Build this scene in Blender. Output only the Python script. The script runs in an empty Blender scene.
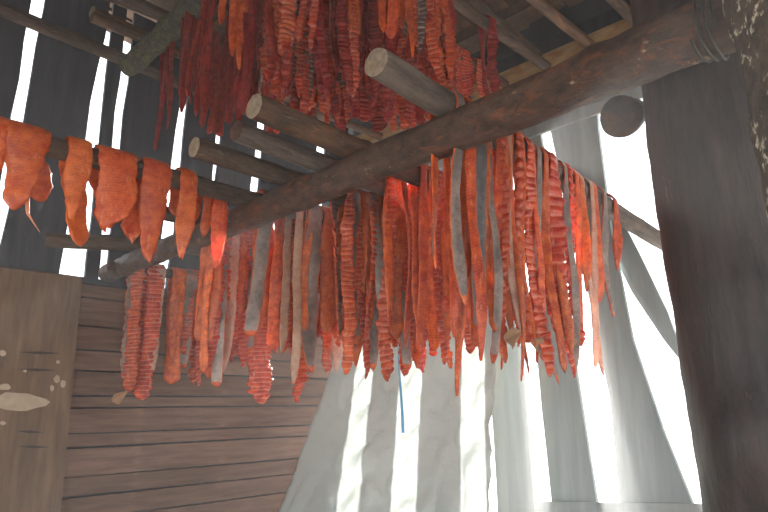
import bpy, math, random
import numpy as np
from mathutils import Matrix, Vector, noise

# ---------------------------------------------------------------- camera, sky, sun, exposure
S = bpy.context.scene
COL = S.collection
CZ = 1.5                                   # eye height above the dirt floor
FOC, PITCH = 600.0, math.radians(13.5)     # focal length in pixels of a 768 x 512 frame
cam_d = bpy.data.cameras.new('camera'); cam = bpy.data.objects.new('camera', cam_d); COL.objects.link(cam)
cam_d.sensor_width = 36.0; cam_d.lens = FOC / 768 * 36.0; cam_d.clip_start = 0.02
cam.location = (0, 0, CZ); cam.rotation_euler = (math.pi / 2 + PITCH, 0, 0)
S.camera = cam

SUN_DIR = Vector((0.234, 0.891, 0.389)).normalized()      # towards the sun
SUN_STRENGTH, SKY_STRENGTH, EXPOSURE = 48.0, 2.6, 0.2
HAZE_DENSITY, HAZE_G, LOW_SMOKE = 0.015, 0.28, 0.055

w = bpy.data.worlds.new('sky'); S.world = w; w.use_nodes = True
bg = w.node_tree.nodes['Background']
bg.inputs[0].default_value = (0.90, 0.96, 1.0, 1); bg.inputs[1].default_value = SKY_STRENGTH
sun_d = bpy.data.lights.new('sun', 'SUN'); sun_d.energy = SUN_STRENGTH; sun_d.angle = math.radians(1.2); sun_d.color = (1, .95, .88)
sun = bpy.data.objects.new('sun', sun_d); COL.objects.link(sun); sun.location = (3, 9, 8)
sun.rotation_euler = SUN_DIR.to_track_quat('Z', 'Y').to_euler()
vs = S.view_settings
vs.view_transform = 'Standard'; vs.look = 'None'; vs.exposure = EXPOSURE; vs.gamma = 1.0; vs.use_curve_mapping = False
S.cycles.use_denoising = True
S.cycles.max_bounces = 10; S.cycles.diffuse_bounces = 5; S.cycles.transmission_bounces = 6; S.cycles.volume_bounces = 1
S.cycles.sample_clamp_indirect = 6.0

# ---------------------------------------------------------------- shed axes and pixel helpers
AU = math.radians(-45.6)
UH = Vector((math.sin(AU), math.cos(AU), 0)); VH = Vector((math.cos(AU), -math.sin(AU), 0))
CAMP = Vector((0, 0, CZ))
_R, _U, _F = Vector((1, 0, 0)), Vector((0, -math.sin(PITCH), math.cos(PITCH))), Vector((0, math.cos(PITCH), math.sin(PITCH)))
def ray(x, y): return _F * FOC + _R * (x - 384) + _U * (256 - y)
def W(u, v, z): return UH * u + VH * v + Vector((0, 0, z + CZ))      # shed coordinates (z from eye level) to world
def on_z(x, y, z): r = ray(x, y); return CAMP + r * (z / r.z)
def on_u(x, y, u): r = ray(x, y); return CAMP + r * (u / r.dot(UH))
def on_v(x, y, v): r = ray(x, y); return CAMP + r * (v / r.dot(VH))
def uvz(P): d = P - CAMP; return d.dot(UH), d.dot(VH), d.z

# ---------------------------------------------------------------- object helpers
def tag(o, label=None, cat=None, group=None, kind=None):
    if label: o['label'] = label
    if cat: o['category'] = cat
    if group: o['group'] = group
    if kind: o['kind'] = kind
    return o
def mesh_obj(name, verts, faces, mat, parent=None, smooth=False, attrs=None):
    m = bpy.data.meshes.new(name)
    m.from_pydata([tuple(v) for v in verts], [], [tuple(f) for f in faces])
    m.materials.append(mat)
    if smooth: m.polygons.foreach_set('use_smooth', [True] * len(m.polygons))
    if attrs:
        for k, a in attrs.items():
            at = m.attributes.new(k, 'FLOAT', 'POINT'); at.data.foreach_set('value', np.asarray(a, dtype=np.float32))
    m.update()
    o = bpy.data.objects.new(name, m); COL.objects.link(o)
    if parent: o.parent = parent
    return o
def empty(name, loc=(0, 0, 0)):
    o = bpy.data.objects.new(name, None); COL.objects.link(o); o.location = loc; o.empty_display_size = .1; return o
def slab(name, outline, normal, thick, mat, parent=None, bevel=.006, wob=.0, seed=0):
    """A board: outline (3D points in one plane) given real thickness along normal, edges softened."""
    n = Vector(normal).normalized(); pts = [Vector(p) for p in outline]; k = len(pts)
    c = sum(pts, Vector()) / k
    def inset(p): d = c - p; return p + d.normalized() * min(bevel, d.length * .3)
    rings = [[inset(p) - n * thick / 2 for p in pts], [p - n * (thick / 2 - bevel) for p in pts],
             [p + n * (thick / 2 - bevel) for p in pts], [inset(p) + n * thick / 2 for p in pts]]
    V = [p for r in rings for p in r]; Fc = []
    for a in range(3):
        for i in range(k):
            j = (i + 1) % k; Fc.append((a * k + i, a * k + j, (a + 1) * k + j, (a + 1) * k + i))
    Fc.append(tuple(range(k - 1, -1, -1))); Fc.append(tuple(range(3 * k, 4 * k)))
    org = c
    if parent is not None: 
        o = mesh_obj(name, [p - org for p in V], Fc, mat, parent); o.location = org - parent.location
    else:
        o = mesh_obj(name, [p - org for p in V], Fc, mat); o.location = org
    return o
def ragged(a, b, n, amp, seed, perp):
    """Points from a to b, wandering sideways like the waney edge of a slab board."""
    rr = random.Random(seed); ph = rr.random() * 50
    return [a.lerp(b, i / n) + perp * (amp * noise.noise((ph, i * .7, 0)) * (0 if i in (0, n) else 1)) for i in range(n + 1)]

# ---------------------------------------------------------------- materials
def new_mat(name):
    m = bpy.data.materials.new(name); m.use_nodes = True
    nt = m.node_tree; p = nt.nodes['Principled BSDF']; return m, nt, p
def N(nt, t, **kw):
    n = nt.nodes.new(t)
    for k, v in kw.items():
        if k in n.inputs: n.inputs[k].default_value = v
        else: setattr(n, k, v)
    return n
def ramp(nt, stops):
    n = nt.nodes.new('ShaderNodeValToRGB'); e = n.color_ramp.elements
    while len(e) > 1: e.remove(e[-1])
    e[0].position = stops[0][0]; e[0].color = (*stops[0][1], 1)
    for p, c in stops[1:]: x = e.new(p); x.color = (*c, 1)
    return n
def mixc(nt, fac, a, b, mode='MIX'):
    n = nt.nodes.new('ShaderNodeMix'); n.data_type = 'RGBA'; n.blend_type = mode
    for sock, val in ((n.inputs[0], fac), (n.inputs[6], a), (n.inputs[7], b)):
        if isinstance(val, bpy.types.NodeSocket): nt.links.new(val, sock)
        elif isinstance(val, tuple): sock.default_value = (*val, 1)
        else: sock.default_value = val
    return n.outputs[2]
def math_n(nt, op, a, b=None, c=None):
    n = nt.nodes.new('ShaderNodeMath'); n.operation = op
    for i, val in enumerate((a, b, c)):
        if val is None: continue
        if isinstance(val, bpy.types.NodeSocket): nt.links.new(val, n.inputs[i])
        else: n.inputs[i].default_value = val
    return n.outputs[0]

def wood(name, dark, light, accent=None, grain=(30, 30, 2.2), rough=.8, bump=.35, accent_scale=3.0, accent_lo=.56, rnd=.25, spec=.3):
    m, nt, p = new_mat(name); L = nt.links.new
    tc = N(nt, 'ShaderNodeTexCoord'); mp = N(nt, 'ShaderNodeMapping'); L(tc.outputs['Object'], mp.inputs[0]); mp.inputs['Scale'].default_value = grain
    oi = N(nt, 'ShaderNodeObjectInfo')
    n1 = N(nt, 'ShaderNodeTexNoise', Scale=1.0, Detail=6.0, Roughness=.62); n1.noise_dimensions = '4D'
    L(mp.outputs[0], n1.inputs['Vector']); L(math_n(nt, 'MULTIPLY', oi.outputs['Random'], 20.0), n1.inputs['W'])
    n2 = N(nt, 'ShaderNodeTexNoise', Scale=accent_scale, Detail=4.0, Roughness=.6); L(tc.outputs['Object'], n2.inputs['Vector'])
    r1 = ramp(nt, [(.3, dark), (.7, light)]); L(n1.outputs[0], r1.inputs[0])
    col = r1.outputs[0]
    if accent:
        r2 = ramp(nt, [(accent_lo, (0, 0, 0)), (accent_lo + .12, (1, 1, 1))]); L(n2.outputs[0], r2.inputs[0])
        col = mixc(nt, math_n(nt, 'MULTIPLY', r2.outputs[0], .8), col, accent)
    br = math_n(nt, 'MULTIPLY_ADD', oi.outputs['Random'], rnd, 1 - rnd / 2)
    hs = N(nt, 'ShaderNodeHueSaturation'); L(col, hs.inputs['Color']); L(br, hs.inputs['Value'])
    L(hs.outputs[0], p.inputs['Base Color']); p.inputs['Roughness'].default_value = rough; p.inputs['Specular IOR Level'].default_value = spec
    bp = N(nt, 'ShaderNodeBump', Strength=bump, Distance=.01)
    L(math_n(nt, 'ADD', n1.outputs[0], math_n(nt, 'MULTIPLY', n2.outputs[0], 1.5)), bp.inputs['Height']); L(bp.outputs[0], p.inputs['Normal'])
    return m
def bark(name, dark, mid, patch, fleck, patch_lo=.55, fleck_amt=.6, rough=.6, spec=.4, sc=1.0, stretch=.45, bump=1.0, fleck_lo=.60):
    """Old log surface: mottled base, coloured patches, pale flecks of bark and fine cracks along the grain."""
    m, nt, p = new_mat(name); L = nt.links.new
    tc = N(nt, 'ShaderNodeTexCoord'); oi = N(nt, 'ShaderNodeObjectInfo'); mp = N(nt, 'ShaderNodeMapping'); L(tc.outputs['Object'], mp.inputs[0]); mp.inputs['Scale'].default_value = (sc, sc, sc * stretch)
    L(math_n(nt, 'MULTIPLY', oi.outputs['Random'], 9.0), mp.inputs['Location'])
    def nz(scale, det=6.0, ro=.65, dist=0.0):
        n = N(nt, 'ShaderNodeTexNoise', Scale=scale, Detail=det, Roughness=ro, Distortion=dist); L(mp.outputs[0], n.inputs['Vector']); return n.outputs[0]
    n1, n2, n3, n4 = nz(30, 8, .75), nz(22, 6, .68, .8), nz(75, 4, .6), nz(19, 6, .7, .6)
    r1 = ramp(nt, [(.34, dark), (.62, mid)]); L(n1, r1.inputs[0]); col = r1.outputs[0]
    r2 = ramp(nt, [(patch_lo, (0, 0, 0)), (patch_lo + .07, (1, 1, 1))]); L(n2, r2.inputs[0]); col = mixc(nt, math_n(nt, 'MULTIPLY', r2.outputs[0], .6), col, patch)
    r3 = ramp(nt, [(fleck_lo, (0, 0, 0)), (fleck_lo + .05, (1, 1, 1))]); L(n4, r3.inputs[0])
    r4 = ramp(nt, [(.52, (0, 0, 0)), (.60, (1, 1, 1))]); L(n3, r4.inputs[0])
    col = mixc(nt, math_n(nt, 'MULTIPLY', math_n(nt, 'MULTIPLY', r3.outputs[0], r4.outputs[0]), fleck_amt), col, fleck)
    L(col, p.inputs['Base Color']); p.inputs['Roughness'].default_value = rough; p.inputs['Specular IOR Level'].default_value = spec
    h = math_n(nt, 'ADD', math_n(nt, 'MULTIPLY', n1, .6), math_n(nt, 'ADD', math_n(nt, 'MULTIPLY', r2.outputs[0], -.12), math_n(nt, 'MULTIPLY', n2, .5)))
    bp = N(nt, 'ShaderNodeBump', Strength=bump, Distance=.02); L(h, bp.inputs['Height']); L(bp.outputs[0], p.inputs['Normal'])
    return m
M_BEAM = bark('beam_bark', (.007, .004, .003), (.105, .054, .035), (.22, .066, .026), (.60, .44, .31), patch_lo=.55, stretch=.6, rough=.45, spec=.5)
M_POLE = bark('pole_bark', (.030, .020, .015), (.13, .085, .062), (.17, .085, .045), (.30, .23, .17), patch_lo=.57, stretch=.25, rough=.7)
M_PEELED = bark('peeled_pole', (.032, .018, .012), (.17, .092, .055), (.27, .12, .05), (.34, .24, .16), patch_lo=.54, stretch=.2, rough=.65, bump=.7)
M_GREYPOLE = bark('grey_pole', (.060, .045, .038), (.20, .155, .132), (.20, .12, .08), (.38, .32, .28), patch_lo=.60, stretch=.2, rough=.7, bump=.7)
M_MOSSY = bark('mossy_bark', (.018, .016, .012), (.10, .085, .06), (.13, .14, .045), (.34, .32, .20), patch_lo=.52, fleck_amt=.9, rough=.9, stretch=.8, bump=1.2)
M_POST = bark('smoked_post', (.010, .007, .007), (.050, .034, .031), (.085, .032, .024), (.26, .15, .08), patch_lo=.62, fleck_amt=.5, rough=.48, stretch=.14, bump=.5, sc=.8)
M_BARKPOST = bark('flaking_bark_post', (.020, .014, .010), (.11, .075, .05), (.16, .06, .03), (.62, .52, .38), patch_lo=.58, fleck_amt=1.0, fleck_lo=.51, rough=.8, stretch=.7, sc=.8, bump=1.2)
M_CUT = wood('cut_end_wood', (.13, .095, .07), (.29, .22, .165), (.42, .25, .11), grain=(60, 60, 60), rough=.85, bump=.3, accent_scale=12, accent_lo=.6)
M_CUTDARK = wood('shaded_cut_end', (.03, .018, .013), (.10, .05, .035), (.16, .06, .03), grain=(40, 40, 40), rough=.7, bump=.4, accent_scale=12)  # dark reddish shade on the log end put into the colour
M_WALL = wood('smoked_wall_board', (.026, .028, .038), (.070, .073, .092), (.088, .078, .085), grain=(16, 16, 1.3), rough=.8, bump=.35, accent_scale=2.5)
M_GREYWALL = wood('hazy_wall_board', (.17, .195, .195), (.29, .32, .32), (.28, .27, .24), grain=(16, 16, 1.3), rough=.8, bump=.35, accent_scale=2.5)  # grey boards, with the pale teal of the lit haze painted in
M_PLANK = wood('brown_plank', (.10, .052, .036), (.23, .13, .092), (.30, .17, .115), grain=(3, 3, 34), rough=.75, bump=.3, accent_scale=2.0, rnd=.35)
M_PLY = wood('old_plywood', (.11, .064, .038), (.24, .15, .095), (.17, .098, .058), grain=(26, 26, 3), rough=.8, bump=.3, accent_scale=2.5)
M_ROOF = wood('roof_board', (.05, .03, .02), (.14, .085, .055), (.20, .12, .07), grain=(18, 18, 18), rough=.85, bump=.4, accent_scale=3)
M_LITWOOD = wood('sunlit_plate_wood', (.38, .22, .09), (.62, .42, .20), (.40, .18, .06), grain=(8, 8, 30), rough=.7, bump=.2, accent_scale=8)  # wall plate: yellow light at the eave put into the wood colour
M_DIRT = wood('dirt', (.10, .08, .065), (.22, .18, .15), grain=(6, 6, 6), rough=.95, bump=.6)
M_GROUND = wood('pale_gravel', (.34, .32, .29), (.52, .50, .46), grain=(3, 3, 3), rough=.95, bump=.4)
def plain(name, c, rough=.8):
    m, nt, p = new_mat(name); tc = N(nt, 'ShaderNodeTexCoord'); n = N(nt, 'ShaderNodeTexNoise', Scale=18.0, Detail=4.0)
    nt.links.new(tc.outputs['Object'], n.inputs['Vector'])
    r = ramp(nt, [(.25, tuple(x * .72 for x in c)), (.75, c)]); nt.links.new(n.outputs[0], r.inputs[0])
    nt.links.new(r.outputs[0], p.inputs['Base Color']); p.inputs['Roughness'].default_value = rough; return m
M_CREAM = plain('cream_paint', (.50, .38, .27)); M_SCORE = plain('dark_scrape', (.045, .035, .03)); M_BLUE = plain('blue_ribbon', (.10, .36, .62), .5)
M_FELT = plain('roof_felt', (.03, .032, .036), 1.0); M_FELT.node_tree.nodes['Principled BSDF'].inputs['Specular IOR Level'].default_value = .1; M_FIN = plain('dried_fin', (.40, .22, .12), .6); M_WIRE = plain('dark_wire', (.03, .025, .02), .5)

def flesh(name, ca, cb, fat, groove_fac=.5, line_fac=.3, transl=.28):
    m, nt, p = new_mat(name); L = nt.links.new
    tc = N(nt, 'ShaderNodeTexCoord'); oi = N(nt, 'ShaderNodeObjectInfo')
    al = N(nt, 'ShaderNodeAttribute', attribute_name='along'); ac = N(nt, 'ShaderNodeAttribute', attribute_name='across'); gr = N(nt, 'ShaderNodeAttribute', attribute_name='groove')
    n = N(nt, 'ShaderNodeTexNoise', Scale=26.0, Detail=6.0, Roughness=.68); n.noise_dimensions = '4D'
    L(tc.outputs['Object'], n.inputs['Vector']); L(math_n(nt, 'MULTIPLY', oi.outputs['Random'], 30.0), n.inputs['W'])
    r = ramp(nt, [(.38, ca), (.62, cb)]); L(n.outputs[0], r.inputs[0])
    ph = math_n(nt, 'ADD', math_n(nt, 'MULTIPLY', al.outputs['Fac'], 2 * math.pi / .011), math_n(nt, 'MULTIPLY', math_n(nt, 'ABSOLUTE', ac.outputs['Fac']), 5.0))
    ph = math_n(nt, 'ADD', ph, math_n(nt, 'MULTIPLY', n.outputs[0], 9.0))
    ln = math_n(nt, 'POWER', math_n(nt, 'MULTIPLY_ADD', math_n(nt, 'SINE', ph), .5, .5), 5.0)
    col = mixc(nt, math_n(nt, 'MULTIPLY', ln, line_fac), r.outputs[0], fat)
    gm = N(nt, 'ShaderNodeMapRange'); gm.inputs[1].default_value = .62; gm.inputs[2].default_value = .25; gm.inputs[3].default_value = 0; gm.inputs[4].default_value = groove_fac
    L(gr.outputs['Fac'], gm.inputs[0]); col = mixc(nt, gm.outputs[0], col, fat)
    mpz = N(nt, 'ShaderNodeMapping'); L(tc.outputs['Object'], mpz.inputs[0]); mpz.inputs['Scale'].default_value = (1, 1, .3)
    n5 = N(nt, 'ShaderNodeTexNoise', Scale=70.0, Detail=3.0, Roughness=.6); L(mpz.outputs[0], n5.inputs['Vector'])
    rf = ramp(nt, [(.61, (0, 0, 0)), (.68, (1, 1, 1))]); L(n5.outputs[0], rf.inputs[0]); col = mixc(nt, math_n(nt, 'MULTIPLY', rf.outputs[0], .45), col, fat)
    hs = N(nt, 'ShaderNodeHueSaturation'); L(col, hs.inputs['Color'])
    L(math_n(nt, 'MULTIPLY_ADD', oi.outputs['Random'], .34, .83), hs.inputs['Value'])
    L(math_n(nt, 'MULTIPLY_ADD', math_n(nt, 'FRACT', math_n(nt, 'MULTIPLY', oi.outputs['Random'], 7.3)), .012, .492), hs.inputs['Hue'])
    L(hs.outputs[0], p.inputs['Base Color']); p.inputs['Roughness'].default_value = .30; p.inputs['Specular IOR Level'].default_value = .5
    bp = N(nt, 'ShaderNodeBump', Strength=.35, Distance=.004); L(math_n(nt, 'ADD', n.outputs[0], math_n(nt, 'MULTIPLY', ln, .3)), bp.inputs['Height']); L(bp.outputs[0], p.inputs['Normal'])
    tr = N(nt, 'ShaderNodeBsdfTranslucent'); L(hs.outputs[0], tr.inputs['Color'])
    mx = N(nt, 'ShaderNodeMixShader'); mx.inputs[0].default_value = transl
    L(p.outputs[0], mx.inputs[1]); L(tr.outputs[0], mx.inputs[2]); L(mx.outputs[0], nt.nodes['Material Output'].inputs['Surface'])
    return m
M_FLESH = {'s': flesh('salmon_orange', (.46, .052, .010), (.84, .175, .036), (.88, .40, .20), line_fac=.18),
           'S': flesh('salmon_draped', (.56, .075, .014), (.86, .20, .042), (.88, .42, .20), line_fac=.10),
           'l': flesh('salmon_red', (.38, .030, .010), (.76, .115, .032), (.86, .42, .27), groove_fac=.5, line_fac=.08),
           'b': flesh('salmon_beaded', (.46, .045, .010), (.82, .135, .028), (.84, .38, .22), groove_fac=.3, line_fac=.08),
           'p': flesh('salmon_pale', (.50, .25, .17), (.66, .41, .30), (.74, .58, .46), line_fac=.2),
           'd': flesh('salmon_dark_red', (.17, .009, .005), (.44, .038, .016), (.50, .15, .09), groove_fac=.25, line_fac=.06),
           'g': flesh('salmon_grey_banded', (.10, .06, .05), (.18, .10, .085), (.58, .47, .42), groove_fac=.9, line_fac=.05)}
def skin_mat(name, a, b, spot):
    m, nt, p = new_mat(name); L = nt.links.new
    tc = N(nt, 'ShaderNodeTexCoord'); al = N(nt, 'ShaderNodeAttribute', attribute_name='across')
    n = N(nt, 'ShaderNodeTexNoise', Scale=45.0, Detail=4.0, Roughness=.7); L(tc.outputs['Object'], n.inputs['Vector'])
    v = N(nt, 'ShaderNodeTexVoronoi', Scale=120.0); L(tc.outputs['Object'], v.inputs['Vector'])
    r = ramp(nt, [(.3, a), (.7, b)]); L(n.outputs[0], r.inputs[0])
    r2 = ramp(nt, [(.16, (1, 1, 1)), (.24, (0, 0, 0))]); L(v.outputs['Distance'], r2.inputs[0])
    edge = math_n(nt, 'MULTIPLY', math_n(nt, 'POWER', math_n(nt, 'ABSOLUTE', al.outputs['Fac']), 3.0), .9)
    n6 = N(nt, 'ShaderNodeTexNoise', Scale=9.0, Detail=4.0); L(tc.outputs['Object'], n6.inputs['Vector'])
    r6 = ramp(nt, [(.42, (0, 0, 0)), (.66, (1, 1, 1))]); L(n6.outputs[0], r6.inputs[0])
    base = mixc(nt, math_n(nt, 'MULTIPLY', r6.outputs[0], .55), mixc(nt, edge, r.outputs[0], (.46, .20, .13)), (.07, .065, .07))
    L(mixc(nt, math_n(nt, 'MULTIPLY', r2.outputs[0], .5), base, spot), p.inputs['Base Color'])
    p.inputs['Roughness'].default_value = .42; p.inputs['Metallic'].default_value = .25
    bp = N(nt, 'ShaderNodeBump', Strength=.25, Distance=.003); L(v.outputs['Distance'], bp.inputs['Height']); L(bp.outputs[0], p.inputs['Normal'])
    return m
M_SKIN = skin_mat('salmon_silver_skin', (.17, .125, .112), (.36, .285, .255), (.05, .04, .04))
M_SKIND = skin_mat('salmon_dark_skin', (.085, .08, .085), (.19, .185, .195), (.02, .02, .025))

def sheet_mat():
    m, nt, p = new_mat('crinkled_plastic'); L = nt.links.new
    p.inputs['Base Color'].default_value = (.60, .62, .60, 1); p.inputs['Roughness'].default_value = .35
    tc = N(nt, 'ShaderNodeTexCoord'); n = N(nt, 'ShaderNodeTexNoise', Scale=9.0, Detail=6.0, Roughness=.6); L(tc.outputs['Object'], n.inputs['Vector'])
    bp = N(nt, 'ShaderNodeBump', Strength=.5, Distance=.03); L(n.outputs[0], bp.inputs['Height']); L(bp.outputs[0], p.inputs['Normal'])
    tr = N(nt, 'ShaderNodeBsdfTranslucent'); tr.inputs['Color'].default_value = (.66, .70, .69, 1); L(bp.outputs[0], tr.inputs['Normal'])
    mx = N(nt, 'ShaderNodeMixShader'); mx.inputs[0].default_value = .40
    L(p.outputs[0], mx.inputs[1]); L(tr.outputs[0], mx.inputs[2]); L(mx.outputs[0], nt.nodes['Material Output'].inputs['Surface'])
    return m
M_SHEET = sheet_mat()

# ---------------------------------------------------------------- the shed: floor, ground, walls, ceiling
UW, VW = 4.0, 3.6                        # left wall at u = UW, right wall at v = VW
U0, V0 = -1.3, -1.3                      # open doorway side behind the camera
FLOOR = -CZ
o = slab('floor', [W(U0, V0, FLOOR - .03), W(UW, V0, FLOOR - .03), W(UW, VW, FLOOR - .03), W(U0, VW, FLOOR - .03)], (0, 0, 1), .06, M_DIRT); tag(o, 'bare brown dirt floor of the smokehouse', 'floor', kind='structure')
g = mesh_obj('ground', [W(-40, -40, FLOOR - .07), W(40, -40, FLOOR - .07), W(40, 40, FLOOR - .07), W(-40, 40, FLOOR - .07)], [(0, 1, 2, 3)], M_GROUND); tag(g, 'pale sunlit gravel ground outside the smokehouse', 'ground', kind='structure')

def wall_root(name, label):
    o = empty(name); tag(o, label, 'wall', kind='structure'); return o
wall_left = wall_root('wall_left', 'gable wall of dark upright boards with bright gaps above brown planks')
wall_right = wall_root('wall_right', 'sunlit wall of grey upright boards with wide bright gaps')

ZTOPL = 2.75
def left_board(xa, xb, mat=M_WALL, seed=0, zlo=.62, u=UW, amp=.02):
    """Upright slab board on the left wall; xa/xb = (v at low end, v at high end) of its two edges."""
    lo, hi = zlo, ZTOPL
    a = ragged(W(u, xa[0], lo), W(u, xa[1], hi), 8, amp, seed, VH); b = ragged(W(u, xb[0], lo), W(u, xb[1], hi), 8, amp, seed + 77, VH)
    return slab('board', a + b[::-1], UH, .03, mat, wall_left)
def edge_l(p, q, zlo=.62):                       # pixel edge -> v at board foot and head
    P, Q = on_u(*p, UW), on_u(*q, UW); (_, v1, z1), (_, v2, z2) = uvz(P), uvz(Q)
    f = lambda z: v1 + (v2 - v1) * (z - z1) / (z2 - z1)
    return f(zlo), f(ZTOPL)
GAPS_L = [(((10, 127), (29, 14)), ((22, 127), (42, 14))),
          (((62, 255), (98, 64)), ((87, 255), (107, 64))),
          (((99, 262), (121, 60)), ((108, 262), (132, 30))),
          (((171, 165), (187, 50)), ((180, 165), (193, 50))),
          (((212, 178), (218, 120)), ((215, 178), (221, 120))),
          (((251, 186), (255, 140)), ((259, 186), (263, 140))),
          (((312, 225), (315, 165)), ((321, 225), (324, 165)))]
edges = [(-.9, -.9)] 
prev = (V0, V0)
lb = []
for k, (ga, gb) in enumerate(GAPS_L):
    ea, eb = edge_l(*ga), edge_l(*gb)
    if k == 0:                                    # boards left of the first gap
        for j in range(6):
            a0 = V0 + (ea[0] - V0) * j / 6; b0 = V0 + (ea[0] - V0) * (j + 1) / 6
            left_board((a0 + .006, a0 + .006), (b0 - (0 if j < 5 else 0), b0 if j < 5 else ea[1]), seed=400 + j, amp=.004 if j < 5 else .012)
    else: left_board(prev, ea, seed=k * 9)
    prev = eb
left_board(prev, (VW - .02, VW - .02), seed=99)
# brown horizontal planks nailed over the lower half
ys = [282, 297, 326, 350, 371, 396, 408, 434, 448, 477, 497, 520, 548, 580]
zs = [uvz(on_u(75, y, UW - .05))[2] for y in ys] + [-1.1, -1.3, -1.5]
rr = random.Random(5)
for k in range(len(zs) - 1):
    zt, zb = zs[k] - .004, zs[k + 1] + .007
    du = rr.uniform(-.012, .012); tl = rr.uniform(-.012, .012)
    uu = UW - .05 + du
    slab('plank', [W(uu, V0 + .1, zb + tl), W(uu, VW - .06, zb - tl * .3), W(uu, VW - .06, zt - tl * .3), W(uu, V0 + .1, zt + tl)], UH, .026, M_PLANK, wall_left, bevel=.005)
slab('cap_rail', [W(UW - .055, V0 + .1, .755), W(UW - .055, VW - .06, .74), W(UW - .055, VW - .06, .705), W(UW - .055, V0 + .1, .715)], UH, .07, M_WALL, wall_left)
slab('backing_board', [W(UW + .02, V0, .72), W(UW + .02, VW, .72), W(UW + .02, VW, FLOOR), W(UW + .02, V0, FLOOR)], UH, .02, M_WALL, wall_left)

# right wall: upright grey boards, their edges uneven, gaps wide open to the sun
ZTOPR, ZBOT = 2.28, FLOOR
def edge_r(p, q):
    P, Q = on_v(*p, VW), on_v(*q, VW); (u1, _, z1), (u2, _, z2) = uvz(P), uvz(Q)
    f = lambda z: u1 + (u2 - u1) * (z - z1) / (z2 - z1)
    return f(ZBOT), f(ZTOPR)
def right_board(ea, eb, seed, amp=.012, mat=M_GREYWALL):
    a = ragged(W(ea[0], VW, ZBOT), W(ea[1], VW, ZTOPR), 8, amp, seed, UH); b = ragged(W(eb[0], VW, ZBOT), W(eb[1], VW, ZTOPR), 8, amp, seed + 31, UH)
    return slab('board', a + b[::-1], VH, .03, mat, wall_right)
GAPS_R = [(((376, 500), (368, 150)), ((394, 500), (384, 150))),
          (((418, 500), (406, 150)), ((440, 500), (424, 150))),
          (((474, 500), (460, 150)), ((498, 500), (480, 150))),
          (((536, 500), (506, 150)), ((552, 500), (518, 150))),
          (((598, 500), (543, 150)), ((622, 500), (550, 150)))]
prev = (UW - .01, UW - .01)
for k, (ga, gb) in enumerate(GAPS_R):
    right_board(prev, edge_r(*ga), 200 + k); prev = edge_r(*gb)
# board beside the wide opening, the fanning shadow shaped into its widening foot
a = [on_v(*q, VW) for q in ((622, 512), (611, 400), (590, 300), (566, 200), (549, 120), (545, 60))]
b = [on_v(*q, VW) for q in ((697, 512), (664, 430), (634, 340), (612, 230), (599, 130), (594, 50))]
foot = [W(uvz(b[0])[0] - .22, VW, ZBOT), W(uvz(a[0])[0] + .02, VW, ZBOT)]
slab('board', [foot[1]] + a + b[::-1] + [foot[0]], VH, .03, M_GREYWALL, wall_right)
u_r = uvz(on_v(652, 150, VW))[0]
for k in range(8):                               # boards hidden behind the great post
    a0 = u_r - k * .29 - .06; right_board((a0, a0), (a0 - .25, a0 - .25), 300 + k)
slab('shadow_band', [on_v(*q, VW + .045) for q in ((598, 200), (610, 196), (640, 254), (668, 312), (690, 372), (664, 340), (632, 292), (606, 240))], VH, .02, M_GREYWALL, wall_right)  # grey slab standing for the slanting shadow across the bright opening
slab('light_stop_board', [W(3.96, VW - .03, 1.80), W(-1.2, VW - .03, 1.86), W(-1.2, VW - .03, 2.30), W(3.96, VW - .03, 2.30)], VH, .025, M_GREYWALL, wall_right)  # added board that cuts the sun sheets from the gap tops
slab('foot_plank', [W(2.15, VW - .04, -.62), W(.9, VW - .04, -.50), W(.9, VW - .04, -.72), W(2.15, VW - .04, -.84)], VH, .025, M_GREYWALL, wall_right)
slab('cross_plank', [W(2.6, VW - .035, -.86), W(.4, VW - .035, -.86), W(.4, VW - .035, -1.05), W(2.6, VW - .035, -1.05)], VH, .025, M_PLANK, wall_right)
slab('wall_plate', [W(UW, VW - .02, 2.28), W(-1.2, VW - .02, 2.28), W(-1.2, VW - .02, 2.40), W(UW, VW - .02, 2.40)], VH, .10, M_LITWOOD, wall_right)

slab('eave_light_stop', [W(UW, VW + .06, 2.36), W(-1.2, VW + .06, 2.36), W(-1.2, VW + .06, 2.59), W(UW, VW + .06, 2.59)], VH, .02, M_WALL, wall_right)  # added dark board closing the eave gap against the sun
sky_block_back = wall_root('sky_block_back', 'upper boards added over the doorway side behind the viewer to block sky')  # unseen, added to block the high sky and darken the upper rack
sky_block_side = wall_root('sky_block_side', 'upper boards added over the side right of the viewer to block sky')  # unseen as well, added to keep upper sky light out
for k in range(18):
    a0 = U0 + .3 * k; slab('board', [W(a0, V0, .75), W(a0 + .285, V0, .75), W(a0 + .285, V0, 3.2), W(a0, V0, 3.2)], VH, .025, M_WALL, sky_block_back)
for k in range(17):
    a0 = V0 + .29 * k; zt = 2.5 + .14 * (VW - a0 - .28); slab('board', [W(U0, a0, .75), W(U0, a0 + .275, .75), W(U0, a0 + .275, zt), W(U0, a0, zt)], UH, .025, M_WALL, sky_block_side)
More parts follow.
